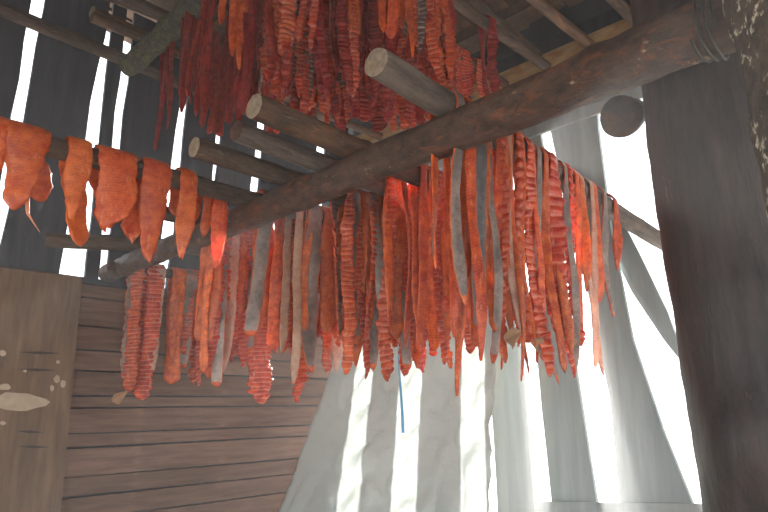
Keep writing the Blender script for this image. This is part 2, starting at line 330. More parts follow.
# ceiling: boards running from eave inwards, felt above
def zc(v): return 2.56 + .14 * (VW - v)
ceiling = empty('ceiling'); tag(ceiling, 'dark brown board roof over the smokehouse', 'roof', kind='structure')
rr = random.Random(8); uu = -1.4; k = 0
while uu < 4.3:
    wd = rr.uniform(.24, .32); v1 = rr.uniform(3.36, 3.46); v0 = V0 - .2; lift = rr.uniform(-.012, .012)
    slab('roof_board', [W(uu, v0, zc(v0) + lift), W(uu + wd - .012, v0, zc(v0) + lift), W(uu + wd - .012, v1, zc(v1) + lift), W(uu, v1, zc(v1) + lift)], (0, 0, 1), .025, M_ROOF, ceiling)
    uu += wd
slab('roof_felt', [W(-1.6, V0 - .4, zc(V0 - .4) + .06), W(4.5, V0 - .4, zc(V0 - .4) + .06), W(4.5, VW + .35, zc(VW + .35) + .06), W(-1.6, VW + .35, zc(VW + .35) + .06)], (0, 0, 1), .03, M_FELT, ceiling)
for vv in (3.15, 1.9, .6, -.7):
    slab('purlin', [W(-1.4, vv, zc(vv) - .06), W(4.2, vv, zc(vv) - .06), W(4.2, vv + .09, zc(vv) - .07), W(-1.4, vv + .09, zc(vv) - .07)], (0, 0, 1), .08, M_ROOF, ceiling)

# ---------------------------------------------------------------- logs and poles
def log(name, P0, P1, r0, r1, mat, label, cat, seed=0, cut0=None, cut1=None, amp=.06, bend=None, group=None, seg=28, knots=3, taper_end=0):
    """A natural round log from P0 to P1 with bumps, knots and separate sawn ends."""
    P0, P1 = Vector(P0), Vector(P1); ax = P1 - P0; Ln = ax.length; ax.normalize()
    ref = Vector((0, 0, 1)) if abs(ax.z) < .8 else Vector((1, 0, 0))
    e1 = ax.cross(ref).normalized(); e2 = e1.cross(ax)     # local frame: x=e1 y=e2 z=ax
    M = Matrix((e1, e2, ax)).transposed().to_4x4(); M.translation = P0
    if M.determinant() < 0: M = Matrix((e2, e1, ax)).transposed().to_4x4(); M.translation = P0
    Minv = M.inverted()
    n = max(10, int(Ln / .022)); rng = random.Random(seed); off = rng.random() * 90
    kn = [(rng.uniform(.08, .92) * Ln, rng.uniform(0, 6.28), rng.uniform(.10, .22)) for _ in range(knots)]
    V = []; cs = []
    for i in range(n + 1):
        t = i / n; z = t * Ln; r = r0 + (r1 - r0) * t
        b = Vector((0, 0, 0))
        if bend: b = (Minv.to_3x3() @ Vector(bend)) * (math.sin(math.pi * t) if len(bend) == 3 else 0)
        b += Vector((noise.noise((off, z * 1.3, 3)), noise.noise((off + 9, z * 1.3, 7)), 0)) * r * .22 * math.sin(math.pi * t)
        cs.append(b)
        for j in range(seg):
            a = 2 * math.pi * j / seg
            d = 1 + amp * (noise.noise((math.cos(a) * 1.3 + off, math.sin(a) * 1.3, z * 6)) + .5 * noise.noise((math.cos(a) * 3 + off, math.sin(a) * 3, z * 16)))
            for (kz, ka, kh) in kn:
                da = (a - ka + math.pi) % (2 * math.pi) - math.pi
                d += kh * math.exp(-((z - kz) / (r * .6)) ** 2 - (da / .45) ** 2)
            if i in (0, n): d *= .97
            V.append((b.x + r * d * math.cos(a), b.y + r * d * math.sin(a), z))
    Fc = [(i * seg + j, i * seg + (j + 1) % seg, (i + 1) * seg + (j + 1) % seg, (i + 1) * seg + j) for i in range(n) for j in range(seg)]
    o = mesh_obj(name, V, Fc, mat, smooth=True); o.matrix_world = M; tag(o, label, cat, group)
    for end, cm in ((0, cut0), (1, cut1)):
        base = 0 if end == 0 else n * seg; sg = -1 if end == 0 else 1
        ring = [Vector(V[base + j]) for j in range(seg)]; c = sum(ring, Vector()) / seg
        mid = [c + (p - c) * .6 + Vector((0, 0, sg * .004)) for p in ring]; c2 = c + Vector((0, 0, sg * .003))
        VV = ring + mid + [c2]; FF = []
        for j in range(seg):
            k2 = (j + 1) % seg
            FF.append((j, k2, seg + k2, seg + j) if sg > 0 else (k2, j, seg + j, seg + k2))
            FF.append((seg + j, seg + k2, 2 * seg) if sg > 0 else (seg + k2, seg + j, 2 * seg))
        mesh_obj('sawn_end', VV, FF, cm or M_CUTDARK, parent=o)
    return o

ZB = .80                                                     # main beam axis above the eye
beam = log('log_beam', W(.17, 1.36, ZB + .015), W(3.93, 1.46, ZB - .005), .066, .058, M_BEAM,
           'thick bark-flecked log beam crossing the picture from the right post to the left wall', 'beam', seed=3, amp=.13, knots=9, bend=(0, 0, .0))
log('log_beam', W(1.2, 1.35, 2.16), W(3.74, 1.38, 2.16), .075, .065, M_MOSSY,
    'mossy upper log beam running up out of the top left', 'beam', seed=4, amp=.14, knots=8)
def to_floor(a, b): return b + (a - b) * (b.z / (b.z - a.z))     # run the line b-a on until it stands on the floor
log('log_post', to_floor(on_v(852, 960, 1.60), on_v(679, -60, 1.60)), on_v(679, -60, 1.60), .165, .145, M_POST,
    'smoke-blackened great upright post behind the right end of the log beam', 'post', seed=11, amp=.04, knots=5, seg=36)
log('log_post', to_floor(on_v(880, 420, 1.18), on_v(768, -60, 1.24)), on_v(768, -60, 1.24), .10, .09, M_BARKPOST,
    'flaking bark post with pale patches at the right picture edge', 'post', seed=12, amp=.12, knots=5, seg=28)
P = on_v(621, 117, 1.62)
log('log_pole', P, P + Vector((.43, .88, .46)) * 1.9, .060, .058, M_POST,
    'short dark log whose round end pokes out beside the great post', 'log', seed=13, amp=.07, cut0=M_CUTDARK, seg=28)
# wire binding where beam meets the bark post
def ring_wire(c, axis, r, label):
    ax = Vector(axis).normalized(); e1 = ax.orthogonal().normalized(); e2 = ax.cross(e1); V = []; Fc = []; n = 28; m = 6; turns = 3
    T = n * turns
    for i in range(T + 1):
        a = 2 * math.pi * i / n; rd = e1 * math.cos(a) + e2 * math.sin(a); cc = rd * (r + .006 * math.sin(i * .7)) + ax * (i / T - .5) * .05
        for j in range(m):
            b = 2 * math.pi * j / m; V.append(cc + (rd * math.cos(b) + ax * math.sin(b)) * .0035)
    Fc = [(i * m + j, i * m + (j + 1) % m, (i + 1) * m + (j + 1) % m, (i + 1) * m + j) for i in range(T) for j in range(m)]
    o = mesh_obj('binding_wire', V, Fc, M_WIRE, smooth=True); o.location = c; return tag(o, label, 'wire')
ring_wire(W(.31, 1.364, ZB + .014), UH, .074, 'dark wire wound round the right end of the log beam')

POLES = {}
def pole(key, P0, P1, r, mat, label, seed, cut=M_CUT, r1=None, group='rack poles laid across the beams', amp=.06):
    POLES[key] = (Vector(P0), Vector(P1), r)
    return log('rack_pole', P0, P1, r, r1 or r, mat, label, 'pole', seed=seed, cut0=cut, group=group, amp=amp, knots=6)
ZP = .905
def PW(px, py, z): u, v, _ = uvz(on_z(px, py, z)); return W(u, v, z)
pole('A', PW(376, 62, ZP), W(1.20, 3.63, ZP - .02), .044, M_GREYPOLE, 'pale grey pole with round sawn end, rightmost one lying on the log beam', 21)
pole('B', PW(254, 106, ZP), W(1.60, 3.50, ZP), .043, M_PEELED, 'brown peeled pole with pale sawn end, second from right on the log beam', 22)
pole('C', PW(236, 131, ZP), W(1.80, 3.50, ZP), .038, M_GREYPOLE, 'grey flaking pole just under the peeled brown pole on the log beam', 23, M_CUTDARK)
pole('D', PW(194, 147, ZP), W(2.0, 3.50, ZP), .040, M_POLE, 'dark pole third below the grey sawn pole, left of the beam crossing', 24)
pole('E', PW(-60, 118, ZP - .01), W(2.2, 3.50, ZP - .01), .038, M_POLE, 'dark pole at left carrying thick draped salmon pieces', 25)
pole('E2', PW(176, 181, ZP + .02), W(2.45, 3.50, ZP + .0), .034, M_PEELED, 'light brown pole starting between the draped salmon pieces above the beam', 26)
pole('F', PW(47, 240, ZP), W(3.05, 2.2, ZP + .0), .042, M_POLE, 'grey-brown forked-end pole lowest at left, crossing behind the beam end', 27)
pole('F3', PW(128, 205, ZP), W(2.75, 3.50, ZP), .036, M_POLE, 'dark thin pole hidden under the draped pieces left of the beam', 28, M_CUTDARK)
pole('F2', W(3.66, 1.36, .79), W(3.55, 3.50, .79), .03, M_POLE, 'thin pole behind the far left end of the log beam', 29, M_CUTDARK)
b = POLES['F'][0]; log('pole_fork', b + UH * .07 + VH * .05 + Vector((0, 0, .03)), b + UH * -.12 + VH * .32 + Vector((0, 0, .045)), .02, .03, M_POLE, 'short forked branch lying on the lowest left pole', 'branch', seed=30, cut0=M_CUT)
# upper rack
ZU = 2.27
UPU = [3.5, 3.18, 2.86, 2.54, 2.2, 1.86, 1.52, 1.2]
ordn = ['first', 'second', 'third', 'fourth', 'fifth', 'sixth', 'seventh', 'eighth', 'ninth', 'tenth', 'eleventh', 'twelfth', 'thirteenth', 'fourteenth', 'fifteenth', 'sixteenth', 'seventeenth', 'eighteenth', 'nineteenth', 'twentieth']
for k, uu in enumerate(UPU):
    pole('U%d' % k, W(uu + .02, 1.05, ZU), W(uu - .03, 3.50, ZU), .034, M_POLE if k % 2 else M_PEELED, 'dark upper rack pole under the roof, %s from the left wall' % ordn[k], 40 + k, M_CUTDARK, group='upper rack poles')
# girts on the left wall
log('wall_girt', on_u(-40, -8, UW - .09), on_u(345, 152, UW - .09), .045, .04, M_POLE, 'long dark pole fixed across the left wall boards below the mossy beam', 'pole', seed=60, amp=.06)
log('rack_pole', on_u(92, 12, UW - .35), on_u(192, 58, UW - .25), .04, .036, M_PEELED, 'stubby brown pole with sawn end above the wall girt at top left', 'pole', seed=61, cut0=M_CUT)
log('rack_pole', on_u(100, -6, UW - .2), on_u(220, 40, UW - .2), .03, .03, M_POLE, 'thin dark pole along the top left under the roof', 'pole', seed=62)
log('rack_pole', W(1.86, 1.1, 2.44), W(1.90, 3.52, 2.40), .036, .034, M_POLE, 'bare brown pole under the roof boards right of the upper strips', 'pole', seed=63)

# ---------------------------------------------------------------- plywood panel, sheet, ribbon
uu = UW - .12
pan = slab('plywood_panel', [on_u(-60, 560, uu)] + [on_u(*q, uu) for q in ((-60, 259), (0, 267), (40, 272), (81, 277), (82, 282), (60, 512), (55, 560))], UH, .022, M_PLY); tag(pan, 'weathered brown plywood panel with peeling cream paint at the lower left', 'panel')
def patch(name, outl, mat, rag=True):
    p3 = [on_u(x, y, uu - .0135) - pan.location for x, y in outl]; c = sum(p3, Vector()) / len(p3); k = len(p3)
    V = [p for p in p3] + [p - UH * .0015 for p in p3] + [c - UH * .0018]
    Fc = [(i, (i + 1) % k, k + (i + 1) % k, k + i) for i in range(k)] + [(k + i, k + (i + 1) % k, 2 * k) for i in range(k)]
    mesh_obj(name, V, Fc, mat, parent=pan)
def blob(cx, cy, rx, ry, seed, n=16): 
    return [(cx + rx * math.cos(a) * (1 + .35 * noise.noise((seed, math.cos(a) * 1.6, math.sin(a) * 1.6))), cy + ry * math.sin(a) * (1 + .5 * noise.noise((seed + 5, math.cos(a) * 2, math.sin(a) * 2)))) for a in [2 * math.pi * i / n for i in range(n)]]
for i, (cx, cy, rx, ry) in enumerate([(18, 402, 27, 9), (2, 353, 4, 3), (4, 387, 7, 3), (57, 379, 3, 4), (63, 384, 2.5, 4), (52, 388, 2, 3), (58, 362, 2, 1.8), (25, 371, 1.8, 1.5), (3, 423, 3, 2)]):
    patch('paint_patch', blob(cx, cy, rx, ry, i * 3.7), M_CREAM)
for x0, x1, y in ((18, 62, 353), (16, 58, 370), (16, 44, 432), (17, 50, 447)):
    patch('scrape_mark', [(x0, y - 1), ((x0 + x1) / 2, y - 1.6), (x1, y + .3), ((x0 + x1) / 2, y + 1.4)], M_SCORE)

def crinkle_sheet():
    nx, nz = 60, 70; V = []; Fc = []
    TL, TR = W(3.72, 3.42, .70), W(2.27, 3.46, .70); BL, BR = W(3.60, 2.35, FLOOR + .02), W(2.02, 2.75, FLOOR + .02)
    for j in range(nz + 1):
        t = j / nz
        for i in range(nx + 1):
            s = i / nx
            p = TL.lerp(TR, s).lerp(BL.lerp(BR, s), t)
            f = .012 + .035 * t
            d = f * math.sin(s * 26 + 2.2 * noise.noise((s * 3, t * 2, 1)) * 3) * .6 + .07 * noise.noise((s * 7, t * 9, 2)) + .03 * noise.noise((s * 18, t * 22, 4))
            V.append(p - VH * (abs(d) + .01))
    for j in range(nz):
        for i in range(nx):
            a = j * (nx + 1) + i; Fc.append((a, a + 1, a + nx + 2, a + nx + 1))
    o = mesh_obj('plastic_sheet', V, Fc, M_SHEET, smooth=True)
    sm = o.modifiers.new('thickness', 'SOLIDIFY'); sm.thickness = .0012
    return o
tag(crinkle_sheet(), 'crinkled pale plastic sheet hung over the far corner, lit from behind', 'sheet')
rb = []
P = on_v(397, 300, 2.45); Q = on_v(402, 433, 2.45)
V = []; Fc = []
for i in range(25):
    t = i / 24; c = P.lerp(Q, t) + UH * .008 * math.sin(t * 5); a = t * 2.2; d = (UH * math.cos(a) + VH * math.sin(a)) * .0085; n = (VH * math.cos(a) - UH * math.sin(a)) * .0012
    V += [c - d - n, c + d - n, c + d + n, c - d + n]
for i in range(24):
    for j in range(4): Fc.append((i * 4 + j, i * 4 + (j + 1) % 4, i * 4 + 4 + (j + 1) % 4, i * 4 + 4 + j))
Fc += [(3, 2, 1, 0), (96, 97, 98, 99)]
tag(mesh_obj('blue_ribbon', V, Fc, M_BLUE), 'thin blue plastic ribbon dangling before the pale sheet', 'ribbon')

# ---------------------------------------------------------------- salmon
def strip(pole_key, px, py, width, kind, mat, seed, skin=None, L2=None, thick=None, tip=.10, lean=0.0, tw=None, rag=0.0, tw_sd=.35, neck=1.0, name='salmon_strip', Lmax=1.1, bottom_w=1.0, fin=False, P=None, lean_b=None):
    """One strip of salmon draped over a pole; (px, py) is where its near hanging end stops. width in metres."""
    rng = random.Random(seed); P0, P1, r = POLES[pole_key]
    d = (P1 - P0); d.normalize(); X = -Vector((d.x, d.y, 0)).normalized(); Y = Vector((0, 0, 1)).cross(X)
    t = thick or width * rng.uniform(.20, .30); t = min(max(t, .007), .016); R = r * 1.06 + t * .5 + .002
    # foot of the near leg: ray meets the upright plane just in front of the pole
    q = ray(px, py); pl = P0 + Y * R * .75
    k = (pl - CAMP).dot(Y) / q.dot(Y); foot = CAMP + q * k
    s_al = (foot - P0).dot(d); org = P0 + d * s_al
    L1 = min(max(org.z - foot.z, .12), Lmax)
    if L2 is None: L2 = L1 * rng.uniform(.72, 1.0)
    P = P or rng.uniform(.021, .027)
    ladder = kind in ('l', 'b', 'g'); ds = P / 5 if ladder else .013
    tot = L1 + math.pi * R + L2; n = int(tot / ds); s = np.linspace(0, tot, n + 1)
    fr = s < L1; bk = s > L1 + math.pi * R; th = np.clip((s - L1) / R, 0, math.pi)
    dep = np.where(fr, L1 - s, np.where(bk, s - L1 - math.pi * R, 0))
    conv = 1 - .35 * np.clip(dep / .3, 0, 1)
    y = R * np.cos(th) * conv; z = R * np.sin(th) - dep
    ph = [rng.uniform(0, 6.28) for _ in range(6)]
    sgn = np.where(fr, 1.0, 1.3)
    x = lean * np.where(fr, dep, 0) + np.where(bk, dep, 0) * (rng.uniform(-.05, .05) if lean_b is None else lean_b) + sgn * dep * .022 * np.sin(dep * 5 + ph[0]) * rng.uniform(.2, 1)
    y = y + dep * .035 * np.sin(dep * 6 + ph[1]) + np.where(bk, -1, 1) * dep * .01
    twf = (-.6 + rng.uniform(-1, 1) * tw_sd) if tw is None else tw
    twb = rng.uniform(-1, 1) * .8
    sm = np.clip(dep / .22, 0, 1); sm = sm * sm * (3 - 2 * sm)
    phi = np.where(fr, twf, twb) * sm + .25 * np.sin(dep * 9 + ph[2]) * sm
    def wob(v, f, k=3):                                   # uneven, flesh-like variation
        return sum(np.sin(v * f * (1.0 + .83 * i) + rng.uniform(0, 6.28)) / (1 + .6 * i) for i in range(k)) / 1.9
    blunt = rng.random() < .5
    tipa = tip if tip != .10 else (rng.uniform(.012, .03) if blunt else rng.uniform(.06, .2))
    tipd = np.where(s < tot / 2, s / tipa, (tot - s) / rng.uniform(.015, .12))
    w_ = width * np.clip(.22 + .78 * np.clip(tipd, 0, 1) ** .7, 0, 1)
    w_ = w_ * (1 - (1 - neck) * np.exp(-(dep / .1) ** 2)) * np.where(fr, 1 + (bottom_w - 1) * np.clip(dep / max(L1, .01), 0, 1), 1)
    wl = w_ * (1 + .13 * wob(s, 19) + .07 * wob(s, 95)); wr = w_ * (1 + .13 * wob(s, 19) + .07 * wob(s, 95))   # the two edges wander apart
    t_ = t * (1 + .18 * wob(s, 45)) * np.clip(.35 + .65 * np.clip(tipd * tipa / .03, 0, 1) ** .5, 0, 1)
    tipd = np.minimum(s, tot - s)
    slope = np.zeros_like(s)
    if ladder:
        gph = s / P + .22 * wob(s, 23); g = np.abs(np.sin(math.pi * gph)) ** .75
        cell = np.floor(gph); J = lambda q: np.array([noise.cell((c + .5, seed * .37 + q, q * 1.7)) * 2 - 1 for c in cell])
        jl, jr, jt = J(.1), J(3.3), J(6.1)
        if kind == 'b': wl = wl * (.5 + .5 * g) * (1 + .14 * jl); wr = wr * (.5 + .5 * g) * (1 + .14 * jr); t_ = t_ * (.5 + .95 * g)
        else: wl = wl * (.80 + .20 * g) * (1 + .07 * jl); wr = wr * (.86 + .14 * g) * (1 + .07 * jr); t_ = t_ * (.25 + .95 * g)
        x = x + jt * .003; slope = jt * .004 * g
    else: g = np.ones_like(s)
    cup = rng.uniform(-.10, .16) * w_ * sm
    # frames
    Nn = np.stack([np.zeros_like(s), np.cos(th), np.sin(th)], 1); Xv = np.array([1.0, 0, 0])[None, :]
    c_, s_ = np.cos(phi)[:, None], np.sin(phi)[:, None]
    Wv = c_ * Xv + s_ * Nn; Tv = -s_ * Xv + c_ * Nn
    C = np.stack([x, y, z], 1)
    Mr = 12; al = np.arange(Mr) * 2 * math.pi / Mr; ca, sa = np.cos(al), np.sin(al)
    ca2 = np.sign(ca) * np.abs(ca) ** .8; sa2 = np.sign(sa) * np.abs(sa) ** .75
    ragz = 0
    wside = np.where(ca2[None, :] < 0, wl[:, None], wr[:, None]) * .5 * ca2[None, :]
    V = C[:, None, :] + Wv[:, None, :] * wside[:, :, None] + Tv[:, None, :] * ((t_[:, None] * .5 * sa2[None, :]) + cup[:, None] * (ca2 ** 2)[None, :])[:, :, None]
    V[:, :, 2] += slope[:, None] * ca2[None, :]
    # fleshy unevenness
    bump = (wob(s, 70)[:, None] * np.sin(al * 2 + ph[1])[None, :] + wob(s, 110)[:, None] * np.cos(al * 3 + ph[2])[None, :]) * .0011
    V = V + Tv[:, None, :] * bump[:, :, None]
    rag = rag or rng.uniform(.006, .02)
    if rag:
        fall = np.clip(1 - tipd / (.28 * min(L1, L2)), 0, 1) ** 1.2
        rg = np.array([noise.noise((c * 1.7 + seed, 2, 5)) + .5 * noise.noise((c * 4 + seed, 3, 5)) for c in ca2])
        V[:, :, 2] += (fall[:, None] * rg[None, :] * rag)
    nr = n + 1
    V = V.reshape(-1, 3)
    idx = np.arange(nr * Mr).reshape(nr, Mr); a = idx[:-1]; b2 = idx[1:]
    Fq = np.stack([a, np.roll(a, -1, 1), np.roll(b2, -1, 1), b2], -1).reshape(-1, 4)
    faces = Fq.tolist() + [list(range(Mr - 1, -1, -1)), list(range((nr - 1) * Mr, nr * Mr))]
    at = {'groove': np.repeat(g, Mr), 'along': np.repeat(s, Mr), 'across': np.tile(ca2, nr)}
    o = mesh_obj(name, V.tolist(), faces, mat, smooth=True, attrs=at)
    Mw = Matrix((X, Y, Vector((0, 0, 1)))).transposed().to_4x4(); Mw.translation = org; o.matrix_world = Mw
    if skin:
        out = skin[1]
        cols = [j for j in range(Mr) if sa[j] * out > .3]
        cols.sort(key=lambda j: ca[j])
        lo, hi = (int(nr * .02), int(nr * .98))
        Vs = (V.reshape(nr, Mr, 3)[lo:hi, cols] + Tv[lo:hi, None, :] * (out * .0014) + Wv[lo:hi, None, :] * (.0012 * np.array(ca2[cols]))[None, :, None]).reshape(-1, 3)
        m = hi - lo; q = len(cols); ix = np.arange(m * q).reshape(m, q)
        f2 = np.stack([ix[:-1, :-1], ix[:-1, 1:], ix[1:, 1:], ix[1:, :-1]], -1).reshape(-1, 4).tolist()
        mesh_obj('skin', Vs.tolist(), f2, skin[0], parent=o, smooth=True, attrs={'across': np.tile(ca2[cols], m)})
    if fin:
        c = C[0]; ang = fin; VV = []; FF = []
        K = 9
        for j in range(K):
            q = (j / (K - 1) - .5) * .85; ln = .10 * (1 - .9 * q * q)
            dr = np.array([math.sin(ang + q), .12 * math.sin(j), -math.cos(ang + q)])
            for tt in (-.002, .002): VV.append(c + dr * ln + np.array([0, tt, 0])); VV.append(c + dr * .012 + np.array([0, tt, 0.01]))
        for j in range(K - 1):
            b0 = j * 4; b1 = b0 + 4
            FF += [(b0, b0 + 1, b1 + 1, b1), (b0 + 2, b1 + 2, b1 + 3, b0 + 3), (b0, b1, b1 + 2, b0 + 2), (b0 + 1, b0 + 3, b1 + 3, b1 + 1)]
        FF += [(0, 2, 3, 1), (4 * K - 4, 4 * K - 3, 4 * K - 1, 4 * K - 2)]
        tag(mesh_obj('tail_fin', [v.tolist() for v in VV], FF, M_FIN, parent=o), 'tan dried tail fin')
    return o, L1, s_al, org

LOG = []

# -- lower curtain: (pole, x, y of the near end, width in pixels, kind, extras)
LOWER = [
 ('F2', 126, 392, 13, 'l', dict(fin=1.0)), ('F2', 144, 399, 15, 'l', {}), ('F2', 151, 371, 11, 'p', {}), ('F2', 170, 384, 12, 's', dict(tip=.03, bottom_w=1.25)),
 ('F2', 184, 368, 11, 'k', {}), ('F2', 197, 386, 9, 'l', {}), ('F3', 203, 372, 8, 's', {}), ('F3', 216, 387, 10, 'k', {}),
 ('F3', 211, 368, 12, 'l', {}), ('F3', 225, 372, 11, 'p', {}), ('F3', 239, 367, 11, 'l', {}), ('F3', 247, 350, 8, 'k', {}),
 ('F3', 256, 403, 23, 'l', dict(tip=.05)), ('E', 262, 338, 13, 'k', dict(lean=.1)), ('E2', 284, 352, 13, 'b', {}), ('E2', 299, 402, 15, 'b', {}), ('E', 293, 384, 8, 'p', {}),
 ('E', 309, 372, 17, 'k', {}), ('E', 325, 334, 13, 's', dict(tip=.04)), ('E', 337, 337, 13, 's', dict(tip=.04)), ('D', 345, 374, 13, 'l', {}), ('E2', 322, 372, 10, 'l', {}),
 ('D', 352, 343, 11, 'k', dict(tip=.05)), ('E2', 338, 372, 12, 'p', {}), ('D', 369, 330, 9, 's', {}), ('D', 377, 320, 10, 'k', {}), ('D', 361, 378, 10, 'l', {}), ('D', 373, 370, 9, 'k', {}),
 ('C', 387, 334, 9, 's', {}), ('C', 391, 304, 9, 'k', {}), ('C', 389, 381, 13, 'l', dict(tip=.05)), ('C', 399, 338, 14, 's', dict(tip=.05)), ('C', 402, 371, 9, 'k', {}), ('C', 409, 375, 12, 'l', dict(tip=.05)),
 ('C', 418, 368, 15, 's', dict(tip=.2)), ('B', 424, 352, 9, 's', {}), ('C', 428, 371, 11, 'l', {}), ('B', 433, 352, 10, 's', {}), ('B', 439, 365, 11, 'l', {}), ('B', 447, 348, 10, 's', {}),
 ('B', 455, 340, 9, 'p', {}), ('B', 453, 368, 8, 'b', {}), ('A', 462, 305, 12, 'k', {}), ('B', 464, 396, 10, 's', dict(tip=.4)), ('B', 473, 347, 9, 's', {}),
 ('A', 477, 361, 10, 's', {}), ('A', 484, 333, 12, 'K', {}), ('A', 493, 330, 9, 's', {}), ('A', 504, 256, 15, 's', dict(tip=.12)), ('A', 507, 342, 11, 'b', {}), ('A', 494, 363, 8, 'k', {}),
 ('A', 505, 363, 8, 's', {}), ('A', 515, 335, 9, 'p', dict(fin=1.35)), ('A', 526, 343, 14, 'b', dict(P=.036, fin=-1.45)), ('A', 520, 381, 7, 's', {}), ('A', 539, 376, 14, 'l', dict(tip=.06)),
 ('A', 549, 383, 8, 'k', {}), ('A', 561, 336, 27, 'l', dict(tip=.08, P=.038, tw=-.7, neck=.55, fin=-1.2)), ('A', 556, 371, 9, 's', {}), ('A', 565, 377, 8, 'l', {}), ('A', 577, 377, 7, 'k', {}),
 ('A', 579, 346, 11, 'b', dict(P=.03)), ('A', 587, 292, 9, 's', {}), ('A', 594, 366, 7, 'p', {}), ('A', 601, 302, 9, 's', dict(tip=.05)), ('A', 604, 376, 7, 'p', {}), ('A', 612, 316, 7, 'k', {}), ('A', 619, 270, 9, 's', dict(tip=.15)),
]
KIND_TEXT = {'s': 'smooth orange', 'l': 'crosscut red', 'b': 'beaded scalloped orange-red', 'p': 'pale pink', 'k': 'silver-skinned', 'K': 'dark speckled-skin', 'g': 'grey banded', 'd': 'dark red', 'o': 'orange crosscut'}
def px_to_m(pk, px, py, wpx):
    P0, P1, r = POLES[pk]; d = (P1 - P0).normalized(); Y = Vector((0, 0, 1)).cross(-Vector((d.x, d.y, 0)).normalized())
    q = ray(px, py); k = (P0 - CAMP).dot(Y) / q.dot(Y); return wpx * k
def ord_labels(items, place):
    """items: list of (px, kind); label each by its look and its place in the left-to-right row of that look."""
    out = [None] * len(items)
    for kd in sorted({k for _, k in items}):
        ids = sorted([i for i, it in enumerate(items) if it[1] == kd], key=lambda i: items[i][0]); n = len(ids)
        for j, i in enumerate(ids):
            w_ = (ordn[j], 'from left') if j < (n + 1) // 2 else (ordn[n - 1 - j], 'from right')
            if n == 1: out[i] = 'only %s salmon strip %s' % (KIND_TEXT[kd], place)
            else: out[i] = '%s salmon strip %s, %s of its look %s' % (KIND_TEXT[kd], place, *w_)
    return out
labs = ord_labels([(e[1], e[4]) for e in LOWER], 'in the lower curtain')
for i, (pk, px, py, wp, kd, ex) in enumerate(LOWER):
    wm = px_to_m(pk, px, py, wp) * 1.12
    if kd in 'kK': o, L1, sa_, org = strip(pk, px, py, wm, 's', M_FLESH['s'], 1000 + i, skin=(M_SKIND if kd == 'K' else M_SKIN, 1), **ex)
    elif kd == 'p': o, L1, sa_, org = strip(pk, px, py, wm, 's', M_FLESH['p'], 1000 + i, **ex)
    else: o, L1, sa_, org = strip(pk, px, py, wm, kd, M_FLESH[kd], 1000 + i, skin=(M_SKIN, -1) if i % 4 == 0 else None, **ex)
    tag(o, labs[i], 'salmon strip', 'salmon strips of the lower curtain'); LOG.append((pk, px, py, kd, round(L1, 2), round(uvz(org)[1], 2), round(wm, 3)))

# strips half hidden behind that front row
rng = random.Random(77); nb = 0; HID = []
for (pk, xa, xb, cnt, yb) in (('A', 475, 600, 6, 352), ('B', 440, 520, 6, 345), ('C', 400, 480, 9, 345), ('D', 350, 430, 9, 345), ('E', 300, 370, 7, 345), ('E2', 265, 330, 6, 350), ('F3', 205, 290, 9, 352), ('F2', 165, 225, 5, 362)):
    for j in range(cnt):
        px = xa + (xb - xa) * (j + rng.uniform(.2, .8)) / cnt; kd = rng.choice('sssllb')
        wm = px_to_m(pk, px, yb, rng.uniform(8, 12)) * 1.1
        if kd == 'k': o, L1, sa_, org = strip(pk, px, yb + rng.uniform(-40, 12), wm, 's', M_FLESH['s'], 3000 + nb, skin=(M_SKIN, 1))
        else: o, L1, sa_, org = strip(pk, px, yb + rng.uniform(-40, 12), wm, kd, M_FLESH[kd], 3000 + nb)
        HID.append((o, px, kd)); nb += 1

for (o, _, _), lb_ in zip(HID, ord_labels([(h[1], h[2]) for h in HID], 'behind the lower curtain')): tag(o, lb_, 'salmon strip', 'half hidden strips of the lower curtain')

